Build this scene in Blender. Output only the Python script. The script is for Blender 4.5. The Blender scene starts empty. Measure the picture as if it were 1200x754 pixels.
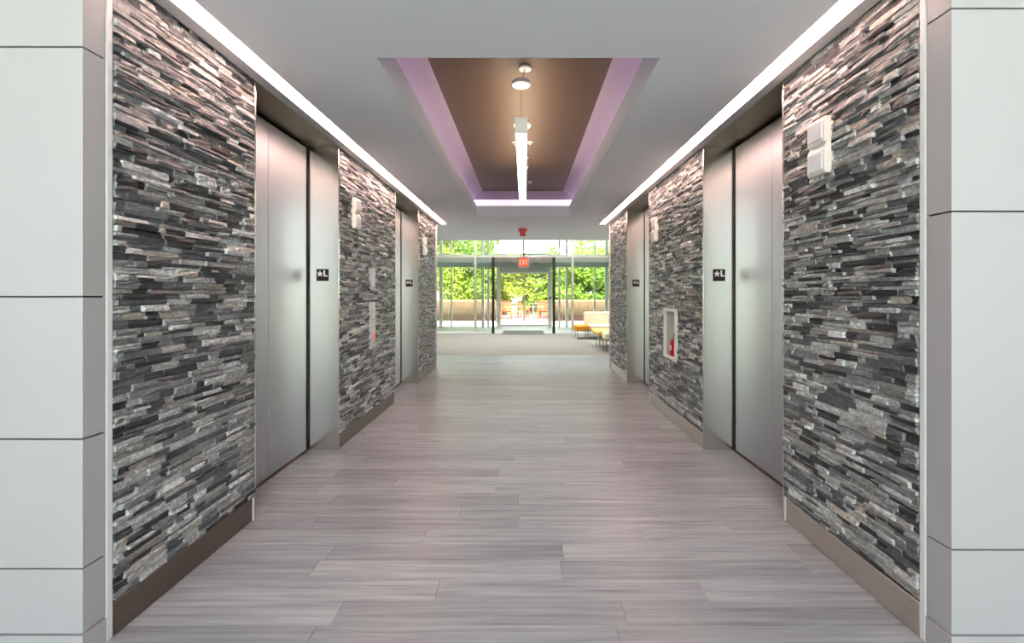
import bpy, math, random
from mathutils import Vector, Matrix

random.seed(7)
sc = bpy.context.scene
COL = sc.collection
PI = math.pi

# ------------------------------------------------------------------ camera, light, exposure
CAM_H = 1.36
F_PX = 533.0
cam_data = bpy.data.cameras.new('camera')
cam_data.sensor_fit = 'HORIZONTAL'
cam_data.sensor_width = 36.0
cam_data.lens = F_PX / 1200.0 * 36.0
cam_data.shift_x = -15.3 / 1200.0
cam_data.shift_y = -32.5 / 1200.0
cam_data.clip_start = 0.05
cam_data.clip_end = 400
cam = bpy.data.objects.new('camera', cam_data)
cam.location = (0, 0, CAM_H)
cam.rotation_euler = (PI / 2, 0, 0)
COL.objects.link(cam)
sc.camera = cam

SKY = 2.6          # overcast sky radiance
LENS = 12.0         # recessed linear lights along the walls
PENDANT_DOWN = 5.0
PENDANT_UP = 11.0
COVE = 0.42         # lavender LED strip of the ceiling tray
FILL = 30.0        # unseen fill panels added in the two lobbies

world = bpy.data.worlds.new('world')
sc.world = world
world.use_nodes = True
bgn = world.node_tree.nodes['Background']
bgn.inputs['Color'].default_value = (0.93, 0.97, 1.0, 1)
bgn.inputs['Strength'].default_value = SKY

sun_data = bpy.data.lights.new('sun', 'SUN')
sun_data.energy = 15.0
sun_data.angle = math.radians(6)
sun_data.color = (1.0, 0.95, 0.86)
sun = bpy.data.objects.new('sun', sun_data)
sun.rotation_euler = (math.radians(44), math.radians(-8), 0)
sun.location = (0, 0, 30)
COL.objects.link(sun)

vs = sc.view_settings
vs.view_transform = 'Standard'
vs.look = 'None'
vs.exposure = 1.2
vs.gamma = 1.0
vs.use_curve_mapping = False
sc.cycles.use_denoising = True
sc.cycles.max_bounces = 10
sc.cycles.diffuse_bounces = 6
sc.cycles.glossy_bounces = 4
sc.cycles.transparent_max_bounces = 16
sc.cycles.sample_clamp_indirect = 6.0
sc.cycles.caustics_reflective = False
sc.cycles.caustics_refractive = False


# ------------------------------------------------------------------ materials
def srgb(r, g, b):
    def f(c):
        c /= 255.0
        return c / 12.92 if c <= 0.04045 else ((c + 0.055) / 1.055) ** 2.4
    return (f(r), f(g), f(b), 1.0)


def new_mat(name):
    m = bpy.data.materials.new(name)
    m.use_nodes = True
    nt = m.node_tree
    return m, nt, nt.nodes['Principled BSDF']


def coords(nt, scale=(1, 1, 1), kind='Object'):
    tc = nt.nodes.new('ShaderNodeTexCoord')
    mp = nt.nodes.new('ShaderNodeMapping')
    mp.inputs['Scale'].default_value = scale
    nt.links.new(tc.outputs[kind], mp.inputs['Vector'])
    return mp.outputs['Vector']


def noise(nt, vec, scale, detail=4, rough=0.5):
    n = nt.nodes.new('ShaderNodeTexNoise')
    n.inputs['Scale'].default_value = scale
    n.inputs['Detail'].default_value = detail
    n.inputs['Roughness'].default_value = rough
    nt.links.new(vec, n.inputs['Vector'])
    return n.outputs['Fac']


def ramp(nt, fac, stops):
    r = nt.nodes.new('ShaderNodeValToRGB')
    el = r.color_ramp.elements
    while len(el) < len(stops):
        el.new(0.5)
    for e, (p, c) in zip(el, stops):
        e.position = p
        e.color = c
    nt.links.new(fac, r.inputs['Fac'])
    return r.outputs['Color']


def mult(nt, a, b, fac=1.0):
    mx = nt.nodes.new('ShaderNodeMix')
    mx.data_type = 'RGBA'
    mx.blend_type = 'MULTIPLY'
    mx.inputs['Factor'].default_value = fac
    nt.links.new(a, mx.inputs[6])
    nt.links.new(b, mx.inputs[7])
    return mx.outputs[2]


def bump(nt, bsdf, fac, strength, dist):
    b = nt.nodes.new('ShaderNodeBump')
    b.inputs['Strength'].default_value = strength
    b.inputs['Distance'].default_value = dist
    nt.links.new(fac, b.inputs['Height'])
    nt.links.new(b.outputs['Normal'], bsdf.inputs['Normal'])


def paint(name, col, rough=0.55, var=0.04, scale=3.0, spec=0.4):
    m, nt, b = new_mat(name)
    v = coords(nt)
    f = noise(nt, v, scale, 3)
    lo = tuple(c * (1 - var) for c in col[:3]) + (1,)
    hi = tuple(min(1, c * (1 + var)) for c in col[:3]) + (1,)
    nt.links.new(ramp(nt, f, [(0.3, lo), (0.7, hi)]), b.inputs['Base Color'])
    b.inputs['Roughness'].default_value = rough
    b.inputs['Specular IOR Level'].default_value = spec
    return m


def brushed(name, col, rough, scale=(60, 60, 1.5), amt=0.10, aniso=0.0):
    m, nt, b = new_mat(name)
    v = coords(nt, scale)
    f = noise(nt, v, 6.0, 3)
    lo = tuple(c * (1 - amt) for c in col[:3]) + (1,)
    hi = tuple(min(1, c * (1 + amt)) for c in col[:3]) + (1,)
    nt.links.new(ramp(nt, f, [(0.3, lo), (0.7, hi)]), b.inputs['Base Color'])
    b.inputs['Metallic'].default_value = 1.0
    r = nt.nodes.new('ShaderNodeMapRange')
    r.inputs['To Min'].default_value = rough * 0.96
    r.inputs['To Max'].default_value = rough * 1.04
    nt.links.new(f, r.inputs['Value'])
    nt.links.new(r.outputs['Result'], b.inputs['Roughness'])
    return m


def glow(name, col, strength, base=(0.9, 0.9, 0.9, 1)):
    m, nt, b = new_mat(name)
    b.inputs['Base Color'].default_value = base
    b.inputs['Emission Color'].default_value = col
    b.inputs['Emission Strength'].default_value = strength
    b.inputs['Roughness'].default_value = 0.4
    return m


def glass_mat(name, tint=(0.93, 0.97, 0.95, 1), refl=0.9):
    m = bpy.data.materials.new(name)
    m.use_nodes = True
    nt = m.node_tree
    nt.nodes.clear()
    out = nt.nodes.new('ShaderNodeOutputMaterial')
    tr = nt.nodes.new('ShaderNodeBsdfTransparent')
    tr.inputs['Color'].default_value = tint
    gl = nt.nodes.new('ShaderNodeBsdfGlossy')
    gl.inputs['Roughness'].default_value = 0.02
    gl.inputs['Color'].default_value = (refl, refl, refl, 1)
    fr = nt.nodes.new('ShaderNodeFresnel')
    fr.inputs['IOR'].default_value = 1.45
    mx = nt.nodes.new('ShaderNodeMixShader')
    nt.links.new(fr.outputs[0], mx.inputs[0])
    nt.links.new(tr.outputs[0], mx.inputs[1])
    nt.links.new(gl.outputs[0], mx.inputs[2])
    nt.links.new(mx.outputs[0], out.inputs[0])
    return m


def stone_mat():
    m, nt, b = new_mat('split_face_stone')
    at = nt.nodes.new('ShaderNodeAttribute')
    at.attribute_name = 'tone'
    tc = nt.nodes.new('ShaderNodeNewGeometry')
    mp = nt.nodes.new('ShaderNodeMapping')
    mp.inputs['Scale'].default_value = (1, 0.75, 1.3)
    nt.links.new(tc.outputs['Position'], mp.inputs['Vector'])
    f = noise(nt, mp.outputs['Vector'], 55, 6, 0.62)
    c = ramp(nt, f, [(0.28, (0.42, 0.43, 0.46, 1)), (0.5, (0.95, 0.95, 0.95, 1)), (0.72, (1.75, 1.7, 1.62, 1))])
    nt.links.new(mult(nt, at.outputs['Color'], c), b.inputs['Base Color'])
    b.inputs['Roughness'].default_value = 0.42
    b.inputs['Specular IOR Level'].default_value = 0.6
    f2 = noise(nt, mp.outputs['Vector'], 90, 6, 0.65)
    bump(nt, b, f2, 0.55, 0.010)
    return m


def plank_mat(name='vinyl_plank', use_pos=False):
    m, nt, b = new_mat(name)
    oi = nt.nodes.new('ShaderNodeObjectInfo')
    tc = nt.nodes.new('ShaderNodeNewGeometry')
    add = nt.nodes.new('ShaderNodeVectorMath')
    add.operation = 'ADD'
    comb = nt.nodes.new('ShaderNodeCombineXYZ')
    ml = nt.nodes.new('ShaderNodeMath')
    ml.operation = 'MULTIPLY'
    ml.inputs[1].default_value = 37.0
    nt.links.new(oi.outputs['Random'], ml.inputs[0])
    nt.links.new(ml.outputs[0], comb.inputs['Z'])
    nt.links.new(tc.outputs['Position'], add.inputs[0])
    nt.links.new(comb.outputs[0], add.inputs[1])
    mp = nt.nodes.new('ShaderNodeMapping')
    mp.inputs['Scale'].default_value = (0.55, 11, 1)
    nt.links.new(add.outputs[0], mp.inputs['Vector'])
    f = noise(nt, mp.outputs['Vector'], 3.2, 6, 0.62)
    grain = ramp(nt, f, [(0.25, srgb(110, 111, 118)), (0.42, srgb(142, 143, 148)), (0.6, srgb(161, 162, 166)), (0.78, srgb(184, 185, 188))])
    tone = ramp(nt, oi.outputs['Random'], [(0.0, (0.77, 0.785, 0.80, 1)), (0.35, (0.90, 0.92, 0.935, 1)), (0.7, (0.965, 0.99, 1, 1)), (1.0, (1.06, 1.08, 1.08, 1))])
    nt.links.new(mult(nt, grain, tone), b.inputs['Base Color'])
    r = nt.nodes.new('ShaderNodeMapRange')
    r.inputs['To Min'].default_value = 0.30
    r.inputs['To Max'].default_value = 0.42
    nt.links.new(f, r.inputs['Value'])
    nt.links.new(r.outputs['Result'], b.inputs['Roughness'])
    b.inputs['Specular IOR Level'].default_value = 0.45
    return m


def carpet_mat():
    m, nt, b = new_mat('lobby_carpet')
    v = coords(nt, (0.5, 6, 1))
    f = noise(nt, v, 3, 8, 0.7)
    nt.links.new(ramp(nt, f, [(0.3, srgb(128, 123, 114)), (0.7, srgb(158, 153, 142))]), b.inputs['Base Color'])
    b.inputs['Roughness'].default_value = 0.9
    v2 = coords(nt, (1, 1, 1))
    bump(nt, b, noise(nt, v2, 160, 2), 0.3, 0.004)
    return m


def leaf_mat(name, tint):
    m = bpy.data.materials.new(name)
    m.use_nodes = True
    nt = m.node_tree
    b = nt.nodes['Principled BSDF']
    at = nt.nodes.new('ShaderNodeAttribute')
    at.attribute_name = 'tone'
    rgb = nt.nodes.new('ShaderNodeRGB')
    rgb.outputs[0].default_value = tint
    col = mult(nt, at.outputs['Color'], rgb.outputs[0])
    nt.links.new(col, b.inputs['Base Color'])
    b.inputs['Roughness'].default_value = 0.5
    tl = nt.nodes.new('ShaderNodeBsdfTranslucent')
    nt.links.new(col, tl.inputs['Color'])
    mx = nt.nodes.new('ShaderNodeMixShader')
    mx.inputs[0].default_value = 0.4
    nt.links.new(b.outputs[0], mx.inputs[1])
    nt.links.new(tl.outputs[0], mx.inputs[2])
    nt.links.new(mx.outputs[0], nt.nodes['Material Output'].inputs[0])
    return m


def wood_mat(name, a, c, scale=(2, 2, 14)):
    m, nt, b = new_mat(name)
    v = coords(nt, scale)
    f = noise(nt, v, 3, 5, 0.6)
    nt.links.new(ramp(nt, f, [(0.3, a), (0.7, c)]), b.inputs['Base Color'])
    b.inputs['Roughness'].default_value = 0.6
    return m


def brick_paver_mat():
    m, nt, b = new_mat('pink_paver')
    v = coords(nt, (1, 1, 1))
    br = nt.nodes.new('ShaderNodeTexBrick')
    br.inputs['Color1'].default_value = srgb(140, 76, 76)
    br.inputs['Color2'].default_value = srgb(160, 96, 92)
    br.inputs['Mortar'].default_value = srgb(130, 112, 110)
    br.inputs['Scale'].default_value = 5
    nt.links.new(v, br.inputs['Vector'])
    nt.links.new(br.outputs['Color'], b.inputs['Base Color'])
    b.inputs['Roughness'].default_value = 0.8
    return m


def fabric(name, col):
    m, nt, b = new_mat(name)
    v = coords(nt)
    f = noise(nt, v, 120, 3)
    lo = tuple(c * 0.9 for c in col[:3]) + (1,)
    nt.links.new(ramp(nt, f, [(0.3, lo), (0.7, col)]), b.inputs['Base Color'])
    b.inputs['Roughness'].default_value = 0.85
    bump(nt, b, f, 0.2, 0.002)
    return m


M = {
    'ceiling': paint('ceiling_paint', srgb(238, 243, 250), 0.7, 0.006),
    'white_panel': paint('white_wall_panel', srgb(177, 175, 178), 0.38, 0.012, 1.5),
    'white_edge': paint('white_edge_trim', srgb(226, 226, 226), 0.45, 0.01),
    'joint': paint('joint_grey', srgb(70, 74, 74), 0.8, 0.05),
    'plaster': paint('plaster_white', srgb(225, 224, 220), 0.7, 0.015),
    'backing': paint('stone_setting_bed', srgb(52, 50, 50), 0.9, 0.15, 20),
    'stone': stone_mat(),
    'plank': plank_mat(),
    'carpet': carpet_mat(),
    'steel_door': brushed('satin_steel_door', (0.47, 0.495, 0.53, 1), 0.46, (40, 40, 1.2), 0.03),
    'steel_jamb': brushed('brushed_steel_jamb', (0.76, 0.73, 0.68, 1), 0.20, (22, 22, 0.5), 0.02),
    'steel_soffit': brushed('bronze_steel_soffit', (0.21, 0.16, 0.11, 1), 0.38, (40, 1.5, 40), 0.08),
    'base_left': brushed('satin_metal_dark_reflection', (0.21, 0.18, 0.155, 1), 0.36, (40, 1.0, 40), 0.08),  # same satin metal as the right base; its dimmer reflection put into the colour
    'base_right': brushed('satin_metal_pale', (0.62, 0.58, 0.53, 1), 0.42, (40, 1.0, 40), 0.05),  # same satin metal as the left base; brighter reflection put into the colour
    'dark_gap': paint('dark_gap', srgb(24, 26, 28), 0.7, 0.1),
    'sill': brushed('bronze_sill', (0.20, 0.12, 0.09, 1), 0.45, (1, 40, 40), 0.1),
    'lens': glow('linear_light_lens', (1.0, 0.64, 0.54, 1), LENS),
    'lamp_down': glow('pendant_lens', (1.0, 0.97, 0.92, 1), PENDANT_DOWN),
    'lamp_up': glow('pendant_uplight', (1.0, 0.80, 0.58, 1), PENDANT_UP),
    'cove': glow('lavender_led', (0.98, 0.80, 1.0, 1), COVE),
    'fill_panel': glow('added_panel_lens', (0.97, 0.98, 1.0, 1), FILL),
    'trim_grey': paint('light_trim_grey', srgb(196, 199, 202), 0.5, 0.01),
    'tray_side': paint('mauve_tray_paint', srgb(184, 164, 192), 0.6, 0.02),
    'tray_top': paint('bronze_tray_paint', srgb(100, 79, 64), 0.55, 0.03),
    'white_metal': paint('white_enamel', srgb(236, 236, 234), 0.35, 0.01),
    'device': paint('device_white', srgb(238, 236, 228), 0.35, 0.01),
    'device_lens': paint('strobe_lens_white', srgb(226, 230, 238), 0.15, 0.01),
    'chrome': brushed('chrome_cable', (0.7, 0.7, 0.7, 1), 0.2, (5, 5, 5), 0.02),
    'black': paint('black_plate', srgb(14, 15, 17), 0.35, 0.05),
    'black_post': paint('black_door_post', srgb(20, 18, 16), 0.35, 0.05),
    'sign_white': paint('sign_white', srgb(250, 250, 250), 0.5, 0.0),
    'exit_red': glow('exit_red', (1.0, 0.10, 0.04, 1), 0.30, (0.6, 0.05, 0.02, 1)),
    'exit_letter': glow('exit_letter', (1.0, 0.55, 0.38, 1), 0.4, (0.8, 0.5, 0.4, 1)),
    'alarm_red': paint('alarm_red', srgb(240, 104, 96), 0.35, 0.03),
    'red': paint('extinguisher_red', srgb(196, 22, 40), 0.25, 0.03),
    'led_red': glow('red_indicator', (1.0, 0.06, 0.1, 1), 0.4, (0.6, 0.03, 0.05, 1)),
    'cabinet_in': paint('cabinet_inside', srgb(214, 212, 200), 0.5, 0.01),
    'glass': glass_mat('window_glass', (0.96, 0.985, 0.975, 1), 0.7),
    'clear': glass_mat('clear_pane', (0.98, 0.98, 0.98, 1)),
    'mullion': paint('pale_mullion', srgb(246, 246, 238), 0.4, 0.02),
    'mullion_dark': brushed('bronze_mullion', (0.62, 0.57, 0.50, 1), 0.4, (40, 40, 1), 0.05),
    'header': paint('vestibule_beam', srgb(206, 216, 206), 0.55, 0.02),
    'slat': wood_mat('vestibule_slat', srgb(176, 164, 154), srgb(206, 196, 186)),
    'mat': paint('door_mat', srgb(104, 108, 102), 0.9, 0.25, 12),
    'vest_floor': paint('vestibule_tile', srgb(214, 222, 216), 0.4, 0.04, 2),
    'paving': paint('white_concrete', srgb(232, 228, 220), 0.8, 0.04, 1.0),
    'paver': brick_paver_mat(),
    'grass': paint('lawn', srgb(96, 128, 52), 0.9, 0.25, 5),
    'fence': wood_mat('fence_wood', srgb(88, 66, 46), srgb(112, 88, 62), (3, 3, 1)),
    'fence_cap': wood_mat('fence_cap_wood', srgb(146, 138, 84), srgb(166, 158, 104), (2, 9, 9)),
    'teak': wood_mat('teak', srgb(140, 58, 24), srgb(172, 84, 42)),
    'table_grey': paint('table_grey', srgb(92, 92, 80), 0.5, 0.04),
    'bark': wood_mat('bark', srgb(84, 70, 52), srgb(120, 104, 80)),
    'leaf_a': leaf_mat('leaf_bright', (0.20, 0.33, 0.036, 1)),
    'leaf_b': leaf_mat('leaf_lime', (0.31, 0.40, 0.052, 1)),
    'leaf_c': leaf_mat('leaf_deep', (0.16, 0.28, 0.035, 1)),
    'cream': fabric('cream_fabric', srgb(248, 234, 204)),
    'orange': fabric('orange_fabric', srgb(232, 152, 40)),
    'yellow': fabric('yellow_fabric', srgb(240, 206, 120)),
    'leg': brushed('furniture_leg', (0.35, 0.33, 0.30, 1), 0.35, (20, 20, 2), 0.05),
    'house': paint('white_house', srgb(228, 228, 224), 0.7, 0.02),
    'house_roof': paint('pale_roof', srgb(205, 212, 205), 0.7, 0.05),
    'house_glass': paint('house_window', srgb(120, 140, 132), 0.2, 0.05),
}


# ------------------------------------------------------------------ mesh helpers
class MB:
    def __init__(self):
        self.v, self.f, self.t = [], [], []

    def add(self, vs, fs, tone=None):
        o = len(self.v)
        self.v.extend(vs)
        self.f.extend([tuple(i + o for i in f) for f in fs])
        if tone is not None:
            self.t.extend([tone] * len(vs) if not isinstance(tone, list) else tone)
        return self

    def box(self, x0, x1, y0, y1, z0, z1, tone=None):
        if x0 > x1: x0, x1 = x1, x0
        if y0 > y1: y0, y1 = y1, y0
        if z0 > z1: z0, z1 = z1, z0
        vs = [(x0, y0, z0), (x1, y0, z0), (x1, y1, z0), (x0, y1, z0), (x0, y0, z1), (x1, y0, z1), (x1, y1, z1), (x0, y1, z1)]
        fs = [(0, 3, 2, 1), (4, 5, 6, 7), (0, 1, 5, 4), (1, 2, 6, 5), (2, 3, 7, 6), (3, 0, 4, 7)]
        return self.add(vs, fs, tone)

    def cbox(self, x0, x1, y0, y1, z0, z1, b=0.004):
        """box with chamfered edges"""
        if x0 > x1: x0, x1 = x1, x0
        if y0 > y1: y0, y1 = y1, y0
        if z0 > z1: z0, z1 = z1, z0
        b = min(b, (x1 - x0) * 0.45, (y1 - y0) * 0.45, (z1 - z0) * 0.45)
        lo, hi = (x0, y0, z0), (x1, y1, z1)
        vs, idx = [], {}
        for c in range(8):
            s = [(c >> k) & 1 for k in range(3)]
            for ax in range(3):
                p = []
                for k in range(3):
                    e = hi[k] if s[k] else lo[k]
                    if k != ax:
                        e += -b if s[k] else b
                    p.append(e)
                idx[(c, ax)] = len(vs)
                vs.append(tuple(p))
        fs = []
        cen = Vector(((x0 + x1) / 2, (y0 + y1) / 2, (z0 + z1) / 2))

        def face(ids):
            pts = [Vector(vs[i]) for i in ids]
            n = (pts[1] - pts[0]).cross(pts[2] - pts[0])
            m = sum(pts, Vector()) / len(pts) - cen
            fs.append(tuple(ids) if n.dot(m) > 0 else tuple(reversed(ids)))
        for ax in range(3):
            a, c = [k for k in range(3) if k != ax]
            for s in (0, 1):
                quad = []
                for (i, j) in ((0, 0), (1, 0), (1, 1), (0, 1)):
                    quad.append(idx[((s << ax) | (i << a) | (j << c), ax)])
                face(quad)
            for (i, j) in ((0, 0), (1, 0), (1, 1), (0, 1)):
                c0 = (i << a) | (j << c)
                c1 = c0 | (1 << ax)
                face([idx[(c0, a)], idx[(c1, a)], idx[(c1, c)], idx[(c0, c)]])
        for c in range(8):
            face([idx[(c, 0)], idx[(c, 1)], idx[(c, 2)]])
        return self.add(vs, fs)

    def cyl(self, p0, p1, r0, r1=None, n=14):
        r1 = r0 if r1 is None else r1
        p0, p1 = Vector(p0), Vector(p1)
        d = (p1 - p0).normalized()
        u = d.orthogonal().normalized()
        w = d.cross(u)
        vs = []
        for p, r in ((p0, r0), (p1, r1)):
            for k in range(n):
                a = 2 * PI * k / n
                vs.append(tuple(p + u * (r * math.cos(a)) + w * (r * math.sin(a))))
        fs = [(k, (k + 1) % n, n + (k + 1) % n, n + k) for k in range(n)]
        fs += [tuple(reversed(range(n))), tuple(range(n, 2 * n))]
        return self.add(vs, fs)

    def lathe(self, prof, cx, cy, n=20):
        """profile of (radius, z) turned about a vertical axis"""
        vs = []
        for r, z in prof:
            for k in range(n):
                a = 2 * PI * k / n
                vs.append((cx + r * math.cos(a), cy + r * math.sin(a), z))
        fs = []
        for i in range(len(prof) - 1):
            for k in range(n):
                fs.append((i * n + k, i * n + (k + 1) % n, (i + 1) * n + (k + 1) % n, (i + 1) * n + k))
        fs += [tuple(reversed(range(n))), tuple((len(prof) - 1) * n + k for k in range(n))]
        return self.add(vs, fs)

    def prism(self, poly, axis, a0, a1):
        """poly of 2-D points, extruded along 'x','y' or 'z' from a0 to a1"""
        n = len(poly)

        def P(p, a):
            if axis == 'x': return (a, p[0], p[1])
            if axis == 'y': return (p[0], a, p[1])
            return (p[0], p[1], a)
        vs = [P(p, a0) for p in poly] + [P(p, a1) for p in poly]
        fs = [(k, (k + 1) % n, n + (k + 1) % n, n + k) for k in range(n)]
        fs += [tuple(reversed(range(n))), tuple(range(n, 2 * n))]
        return self.add(vs, fs)

    def build(self, name, mat, parent=None, origin=(0, 0, 0), smooth=False):
        ox, oy, oz = origin
        me = bpy.data.meshes.new(name)
        me.from_pydata([(x - ox, y - oy, z - oz) for x, y, z in self.v], [], self.f)
        if self.t:
            at = me.color_attributes.new('tone', 'FLOAT_COLOR', 'POINT')
            flat = []
            for c in self.t:
                flat.extend((c[0], c[1], c[2], 1.0))
            at.data.foreach_set('color', flat)
        if smooth:
            me.polygons.foreach_set('use_smooth', [True] * len(me.polygons))
        me.materials.append(M[mat])
        me.validate()
        me.update()
        o = bpy.data.objects.new(name, me)
        COL.objects.link(o)
        if parent is not None:
            o.parent = parent
        else:
            o.location = origin
        return o


def tag(o, label=None, cat=None, group=None, kind=None):
    if label: o['label'] = label
    if cat: o['category'] = cat
    if group: o['group'] = group
    if kind: o['kind'] = kind
    return o


def empty(name, loc, rz=0.0):
    o = bpy.data.objects.new(name, None)
    o.empty_display_size = 0.1
    o.location = loc
    o.rotation_euler = (0, 0, rz)
    COL.objects.link(o)
    return o


def structure(o):
    o['kind'] = 'structure'
    return o


def copy_tree(o, parent=None):
    c = o.copy()
    COL.objects.link(c)
    c.parent = parent
    for ch in [x for x in bpy.data.objects if x.parent == o]:
        copy_tree(ch, c)
    return c


# ------------------------------------------------------------------ key dimensions (metres, y = distance from camera)
XL, XR = -1.635, 1.564          # finished faces of the two stone walls
REC = 0.25                      # elevator door recess
CZ = 2.641                      # corridor ceiling
PIERS = [(1.80, 2.735), (3.955, 5.69), (6.915, 8.28)]
DOORS = [(2.735, 3.955), (5.69, 6.915)]
Y_END = 8.28
Y_CARPET = 10.0
Y_CEIL_END = 10.9
Y_G1, Y_G2 = 15.6, 18.8         # inner and outer glass walls
LOBBY_Z = 4.6
XC = (XL + XR) / 2              # corridor axis
FRONT_Y = 1.675
BACK_Y = -5.0

# ------------------------------------------------------------------ floor
floor = structure(MB().box(-6.5, 6.5, BACK_Y, Y_CARPET, -0.25, -0.012).build('floor', 'plank'))
PW, PL = 0.152, 1.22
plank_meshes = {}


def plank_mesh(L, Wd):
    key = (round(L, 3), round(Wd, 3))
    if key not in plank_meshes:
        o = MB().cbox(-L / 2, L / 2, -Wd / 2, Wd / 2, -0.006, 0.006, 0.0012).build('plank', 'plank')
        me = o.data
        bpy.data.objects.remove(o)
        plank_meshes[key] = me
    return plank_meshes[key]


rnd = random.Random(3)
y = 0.95
rows = []
while y < Y_CARPET - 0.01:
    w = min(PW, Y_CARPET - y)
    rows.append((y, w))
    y += PW
for k, (y, w) in enumerate(rows):
    if y < Y_END - 0.1:
        a, b = XL - REC - 0.02, XR + REC + 0.02
        if y < 1.62:
            a, b = -2.6, 2.6
    else:
        a, b = -3.1, 3.1
    x = a - rnd.uniform(0.1, 1.1)
    while x < b:
        x0, x1 = max(x, a), min(x + PL, b)
        if x1 - x0 > 0.03:
            L = round((x1 - x0) - 0.0012, 3)
            o = bpy.data.objects.new('plank', plank_mesh(L, w - 0.0012))
            o.location = ((x0 + x1) / 2, y + w / 2, -0.006)
            o.parent = floor
            COL.objects.link(o)
        x += PL
# plain flooring beside and behind the planks in view
MB().box(-6.5, 6.5, BACK_Y, 0.95, -0.012, -0.0005).build('floor_covering', 'plank', floor)
for a, b in ((-6.5, -3.1), (3.1, 6.5)):
    MB().box(a, b, Y_END, Y_CARPET, -0.012, -0.0005).build('floor_covering', 'plank', floor)
carpet = structure(MB().box(-6.5, 6.5, Y_CARPET, Y_G1, -0.25, 0.002).build('floor', 'carpet'))
MB().box(-6.5, 6.5, Y_CARPET - 0.012, Y_CARPET + 0.012, 0.0, 0.005).build('transition_strip', 'base_right', carpet)
vest_floor = structure(MB().box(-6.5, 6.5, Y_G1, Y_G2 + 0.1, -0.25, 0.0).build('floor', 'vest_floor'))

# ------------------------------------------------------------------ corridor ceiling with tray
TX0, TX1 = XC - 0.77, XC + 0.77
TY0, TY1 = 2.465, 7.545
LENS_IN, LENS_OUT, TRIM_OUT = 0.190, 0.092, 0.020     # distances from the wall face
cb = MB()
ct = CZ + 0.03
for (x0, x1, y0, y1) in ((XL + LENS_IN, TX0, 1.9, Y_CEIL_END), (TX1, XR - LENS_IN, 1.9, Y_CEIL_END),
                         (TX0, TX1, 1.9, TY0), (TX0, TX1, TY1, Y_CEIL_END),
                         (-6.5, XL + LENS_IN, 8.43, Y_CEIL_END), (XR - LENS_IN, 6.5, 8.43, Y_CEIL_END),
                         (-6.5, 6.5, 1.53, 1.9)):
    cb.box(x0, x1, y0, y1, CZ, ct)
ceiling = structure(cb.build('ceiling', 'ceiling'))
# slab above everything that keeps daylight out
MB().box(-6.6, 6.6, 1.53, Y_CEIL_END, 3.25, 3.45).build('roof_slab', 'plaster', ceiling)
MB().box(-6.5, 6.5, Y_CEIL_END - 0.04, Y_CEIL_END, CZ, LOBBY_Z).build('ceiling_edge', 'ceiling', ceiling)
Z_LIP, Z_FL, Z_TOP = CZ + 0.18, CZ + 0.295, CZ + 0.44
FL = 0.072
SIDE_IN = 0.675
t = 0.012
# vertical lip of the tray, one board for each side
MB().box(TX0 - t, TX0 + 0.002, TY0, TY1, CZ - 0.0005, Z_LIP).build('tray_lip', 'ceiling', ceiling)
MB().box(TX1 - 0.002, TX1 + t, TY0, TY1, CZ - 0.0005, Z_LIP).build('tray_lip', 'ceiling', ceiling)
MB().box(TX0, TX1, TY0 - t, TY0 + 0.002, CZ - 0.0005, Z_LIP).build('tray_lip', 'ceiling', ceiling)
MB().box(TX0, TX1, TY1 - 0.002, TY1 + t, CZ - 0.0005, Z_LIP).build('tray_lip', 'ceiling', ceiling)
# mauve sloping sides, upright ends, bronze top
for s, xe in ((-1, TX0), (1, TX1)):
    xo = xe + s * FL
    xi = XC + s * SIDE_IN
    MB().prism([(xo, Z_FL), (xi, Z_TOP), (xi, Z_TOP + 0.02), (xo + s * 0.02, Z_FL)], 'y', TY0 - FL, TY1 + FL).build('tray_side', 'tray_side', ceiling)
MB().box(TX0 - FL, TX1 + FL, TY1 + FL, TY1 + FL + 0.02, Z_FL, Z_TOP + 0.02).build('tray_end', 'tray_side', ceiling)
MB().box(TX0 - FL, TX1 + FL, TY0 - FL - 0.02, TY0 - FL, Z_FL, Z_TOP + 0.02).build('tray_end', 'tray_side', ceiling)
MB().box(XC - SIDE_IN - 0.01, XC + SIDE_IN + 0.01, TY0 - FL, TY1 + FL, Z_TOP, Z_TOP + 0.02).build('tray_top', 'tray_top', ceiling)

structure(MB().box(-6.6, 6.6, BACK_Y - 0.2, 1.53, LOBBY_Z, LOBBY_Z + 0.25).build('ceiling', 'ceiling'))  # ceiling of the invented lobby, raised so sun reaches its floor
structure(MB().box(-6.5, 6.5, 1.53, 1.66, CZ + 0.031, LOBBY_Z).build('wall_front', 'white_panel'))
# lavender LED flare round the tray
led = empty('cove_light', (XC, (TY0 + TY1) / 2, Z_LIP))
tag(led, 'lavender LED strip running round the inside of the ceiling tray', 'light')
og = led.location
a0 = [(TX0, TY0), (TX1, TY0), (TX1, TY1), (TX0, TY1)]
a1 = [(TX0 - FL, TY0 - FL), (TX1 + FL, TY0 - FL), (TX1 + FL, TY1 + FL), (TX0 - FL, TY1 + FL)]
for k in range(4):
    j = (k + 1) % 4
    q = [(*a0[k], Z_LIP), (*a0[j], Z_LIP), (*a1[j], Z_FL), (*a1[k], Z_FL)]
    c = Vector((XC, (TY0 + TY1) / 2, 0))
    q2 = []
    for p in q:
        d = Vector((p[0] - c.x, p[1] - c.y, 0)).normalized() * 0.012
        q2.append((p[0] + d.x, p[1] + d.y, p[2] - 0.004))
    MB().add(q + q2, [(0, 1, 2, 3), (7, 6, 5, 4), (0, 4, 5, 1), (1, 5, 6, 2), (2, 6, 7, 3), (3, 7, 4, 0)]).build('led_strip', 'cove', led, og)

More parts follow.
